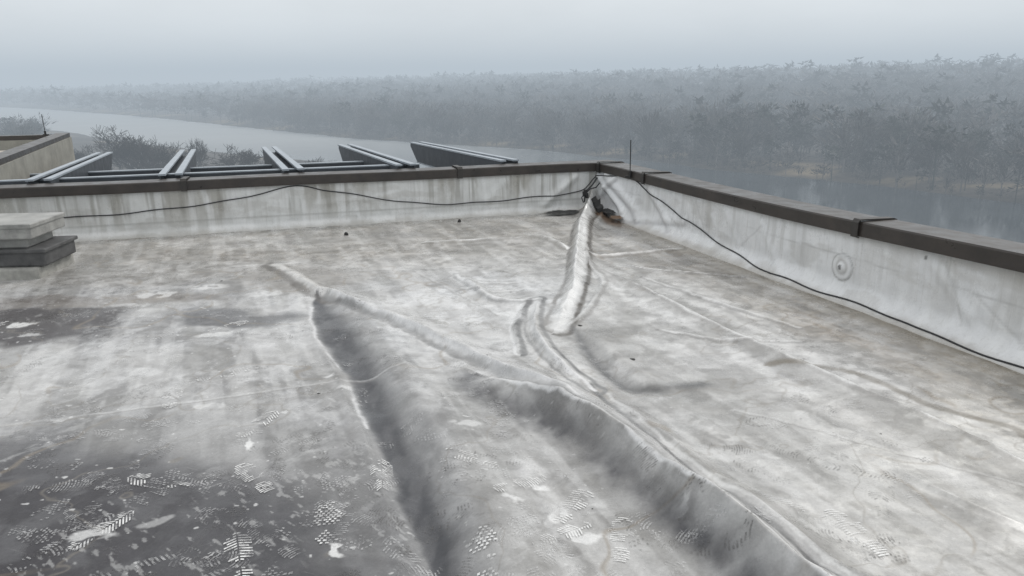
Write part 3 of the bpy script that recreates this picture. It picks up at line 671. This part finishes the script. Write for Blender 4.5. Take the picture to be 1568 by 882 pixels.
def bare_tree(seed,h,spread):
    rd=random.Random(seed);V=[];F=[]
    def seg(a,b,ra,rb):
        d=(b-a).normalized();e=d.orthogonal().normalized();f=d.cross(e);k=len(V)
        for p,r in ((a,ra),(b,rb)):
            for i in range(3):
                t=i*2.094;V.append(tuple(p+e*math.cos(t)*r+f*math.sin(t)*r))
        for i in range(3): F.append((k+i,k+(i+1)%3,k+3+(i+1)%3,k+3+i))
    def grow(p,d,L,r,dep):
        q=p
        for k in range(2):
            d=(d+Vector((rd.uniform(-.2,.2),rd.uniform(-.2,.2),rd.uniform(-.02,.16)))).normalized()
            n=q+d*L/2;seg(q,n,max(r,.035),max(r*.82,.03));q=n;r*=.82
        if dep==0: return
        nc=4 if dep>1 else 5
        for i in range(nc):
            ax=Vector((rd.uniform(-1,1),rd.uniform(-1,1),rd.uniform(-.35,.5))).normalized()
            nd=(d*(.75)+ax*spread).normalized()
            st=q if i<2 else p.lerp(q,rd.uniform(.45,.95))
            grow(st,nd,L*rd.uniform(.6,.82),r*.68,dep-1)
    grow(Vector((0,0,-.5)),Vector((0,0,1)),h*.27,h*.02,5)
    k=h/max(v[2] for v in V)
    return [(a*k,b*k,c*k) for a,b,c in V],F
M_bark=simple('grey_bark',(.04,.036,.033),.9,0,.3,1,0)
tv=[bare_tree(11,22,.8),bare_tree(12,20,.6),bare_tree(13,18,.9)]
mes=[]
for i,(V,F) in enumerate(tv):
    me=bpy.data.meshes.new('bare_tree_%d'%i);me.from_pydata(V,[],F);me.materials.append(M_bark);me.update();mes.append(me)
for (x,y,top,v,w) in ((-118,240,-11,0,1.2),(-108,236,-17,2,1.0),(-97,232,-15,1,.6),(-81,228,-16.5,2,1.1),(-134,232,-17,2,1.0),(-60,212,-19.5,1,1.1),(-128,250,-18,2,.9),(-69,222,-20.5,0,.9),(-150,262,-18.5,0,.9),(-44,205,-22,2,1.0),(-52,214,-21,0,1.1),(-162,250,-16,1,1.0),(-113,232,-13.5,1,1.3)):
    z=float(terr(np.array([float(x)]),np.array([float(y)]))[0][0]);hh=(top-z)/(22,20,18)[v]
    o=bpy.data.objects.new('bare_tree',mes[v]);link(o);o.location=(x,y,z);o.scale=(hh*w,hh*w,hh);o.rotation_euler=(0,0,random.random()*6)
# ------------------------------------------------------------ mist volume
sig=.00104
m=bpy.data.materials.new('mist');m.use_nodes=True;nt=m.node_tree;nt.nodes.clear()
ou=N(nt,'ShaderNodeOutputMaterial');ab=N(nt,'ShaderNodeVolumeAbsorption');ab.inputs['Color'].default_value=(0,0,0,1);ab.inputs['Density'].default_value=sig
em=N(nt,'ShaderNodeEmission');em.inputs['Color'].default_value=(.485,.555,.62,1);em.inputs['Strength'].default_value=sig  # mist glows by itself, standing in for scattered skylight
ad=N(nt,'ShaderNodeAddShader');nt.links.new(ab.outputs[0],ad.inputs[0]);nt.links.new(em.outputs[0],ad.inputs[1]);nt.links.new(ad.outputs[0],ou.inputs['Volume'])
K=5000
V=[(x,y,z) for z in(-60,58) for y in (-K,K) for x in (-K,K)]
mesh_np('fog',V,[(0,2,3,1),(4,5,7,6),(0,1,5,4),(1,3,7,5),(3,2,6,7),(2,0,4,6)],m,smooth=False)
# ------------------------------------------------------------ sky + sun
w=bpy.data.worlds.new('World');S.world=w;w.use_nodes=True;nt=w.node_tree;bg=nt.nodes['Background']
sk=N(nt,'ShaderNodeTexSky');sk.sky_type='NISHITA';sk.sun_disc=False
el=math.radians(48);az=math.radians(50)
sk.sun_elevation=el;sk.sun_rotation=az;sk.dust_density=4
hs=N(nt,'ShaderNodeHueSaturation',Saturation=.25);nt.links.new(sk.outputs[0],hs.inputs['Color'])
tc=N(nt,'ShaderNodeTexCoord');sx=N(nt,'ShaderNodeSeparateXYZ');nt.links.new(tc.outputs['Generated'],sx.inputs[0])
g=mr(nt,sx.outputs[2],0,.6,0,1)
cl=mixc(nt,g,(9.4,9.8,10.0),(10.8,10.9,11.0))
nz=mr(nt,noise(nt,3,5,.6,(1,1,3),'Generated'),.3,.7,.93,1.06)
cl=mixc(nt,1.0,cl,nz,'MULTIPLY')
cc=mixc(nt,.88,hs.outputs[0],cl);nt.links.new(cc,bg.inputs['Color']);bg.inputs['Strength'].default_value=.1
sl=bpy.data.lights.new('sun','SUN');sl.energy=1.4;sl.angle=math.radians(14);sl.color=(1,.97,.93)
so=bpy.data.objects.new('sun',sl);link(so)
d=Vector((math.sin(az)*math.cos(el),math.cos(az)*math.cos(el),math.sin(el)))
so.rotation_euler=d.to_track_quat('Z','Y').to_euler()
# ------------------------------------------------------------ camera
ca=bpy.data.cameras.new('camera');ca.sensor_width=36;ca.lens=36*1132/1568;ca.clip_start=.05;ca.clip_end=12000
co=bpy.data.objects.new('camera',ca);link(co)
M=Matrix.Rotation(math.radians(90-15.9),4,'X')@Matrix.Rotation(math.radians(-.6),4,'Z')
co.matrix_world=Matrix.Translation((0,0,1.6))@M
S.camera=co
S.view_settings.view_transform='Standard';S.view_settings.look='None';S.view_settings.exposure=0
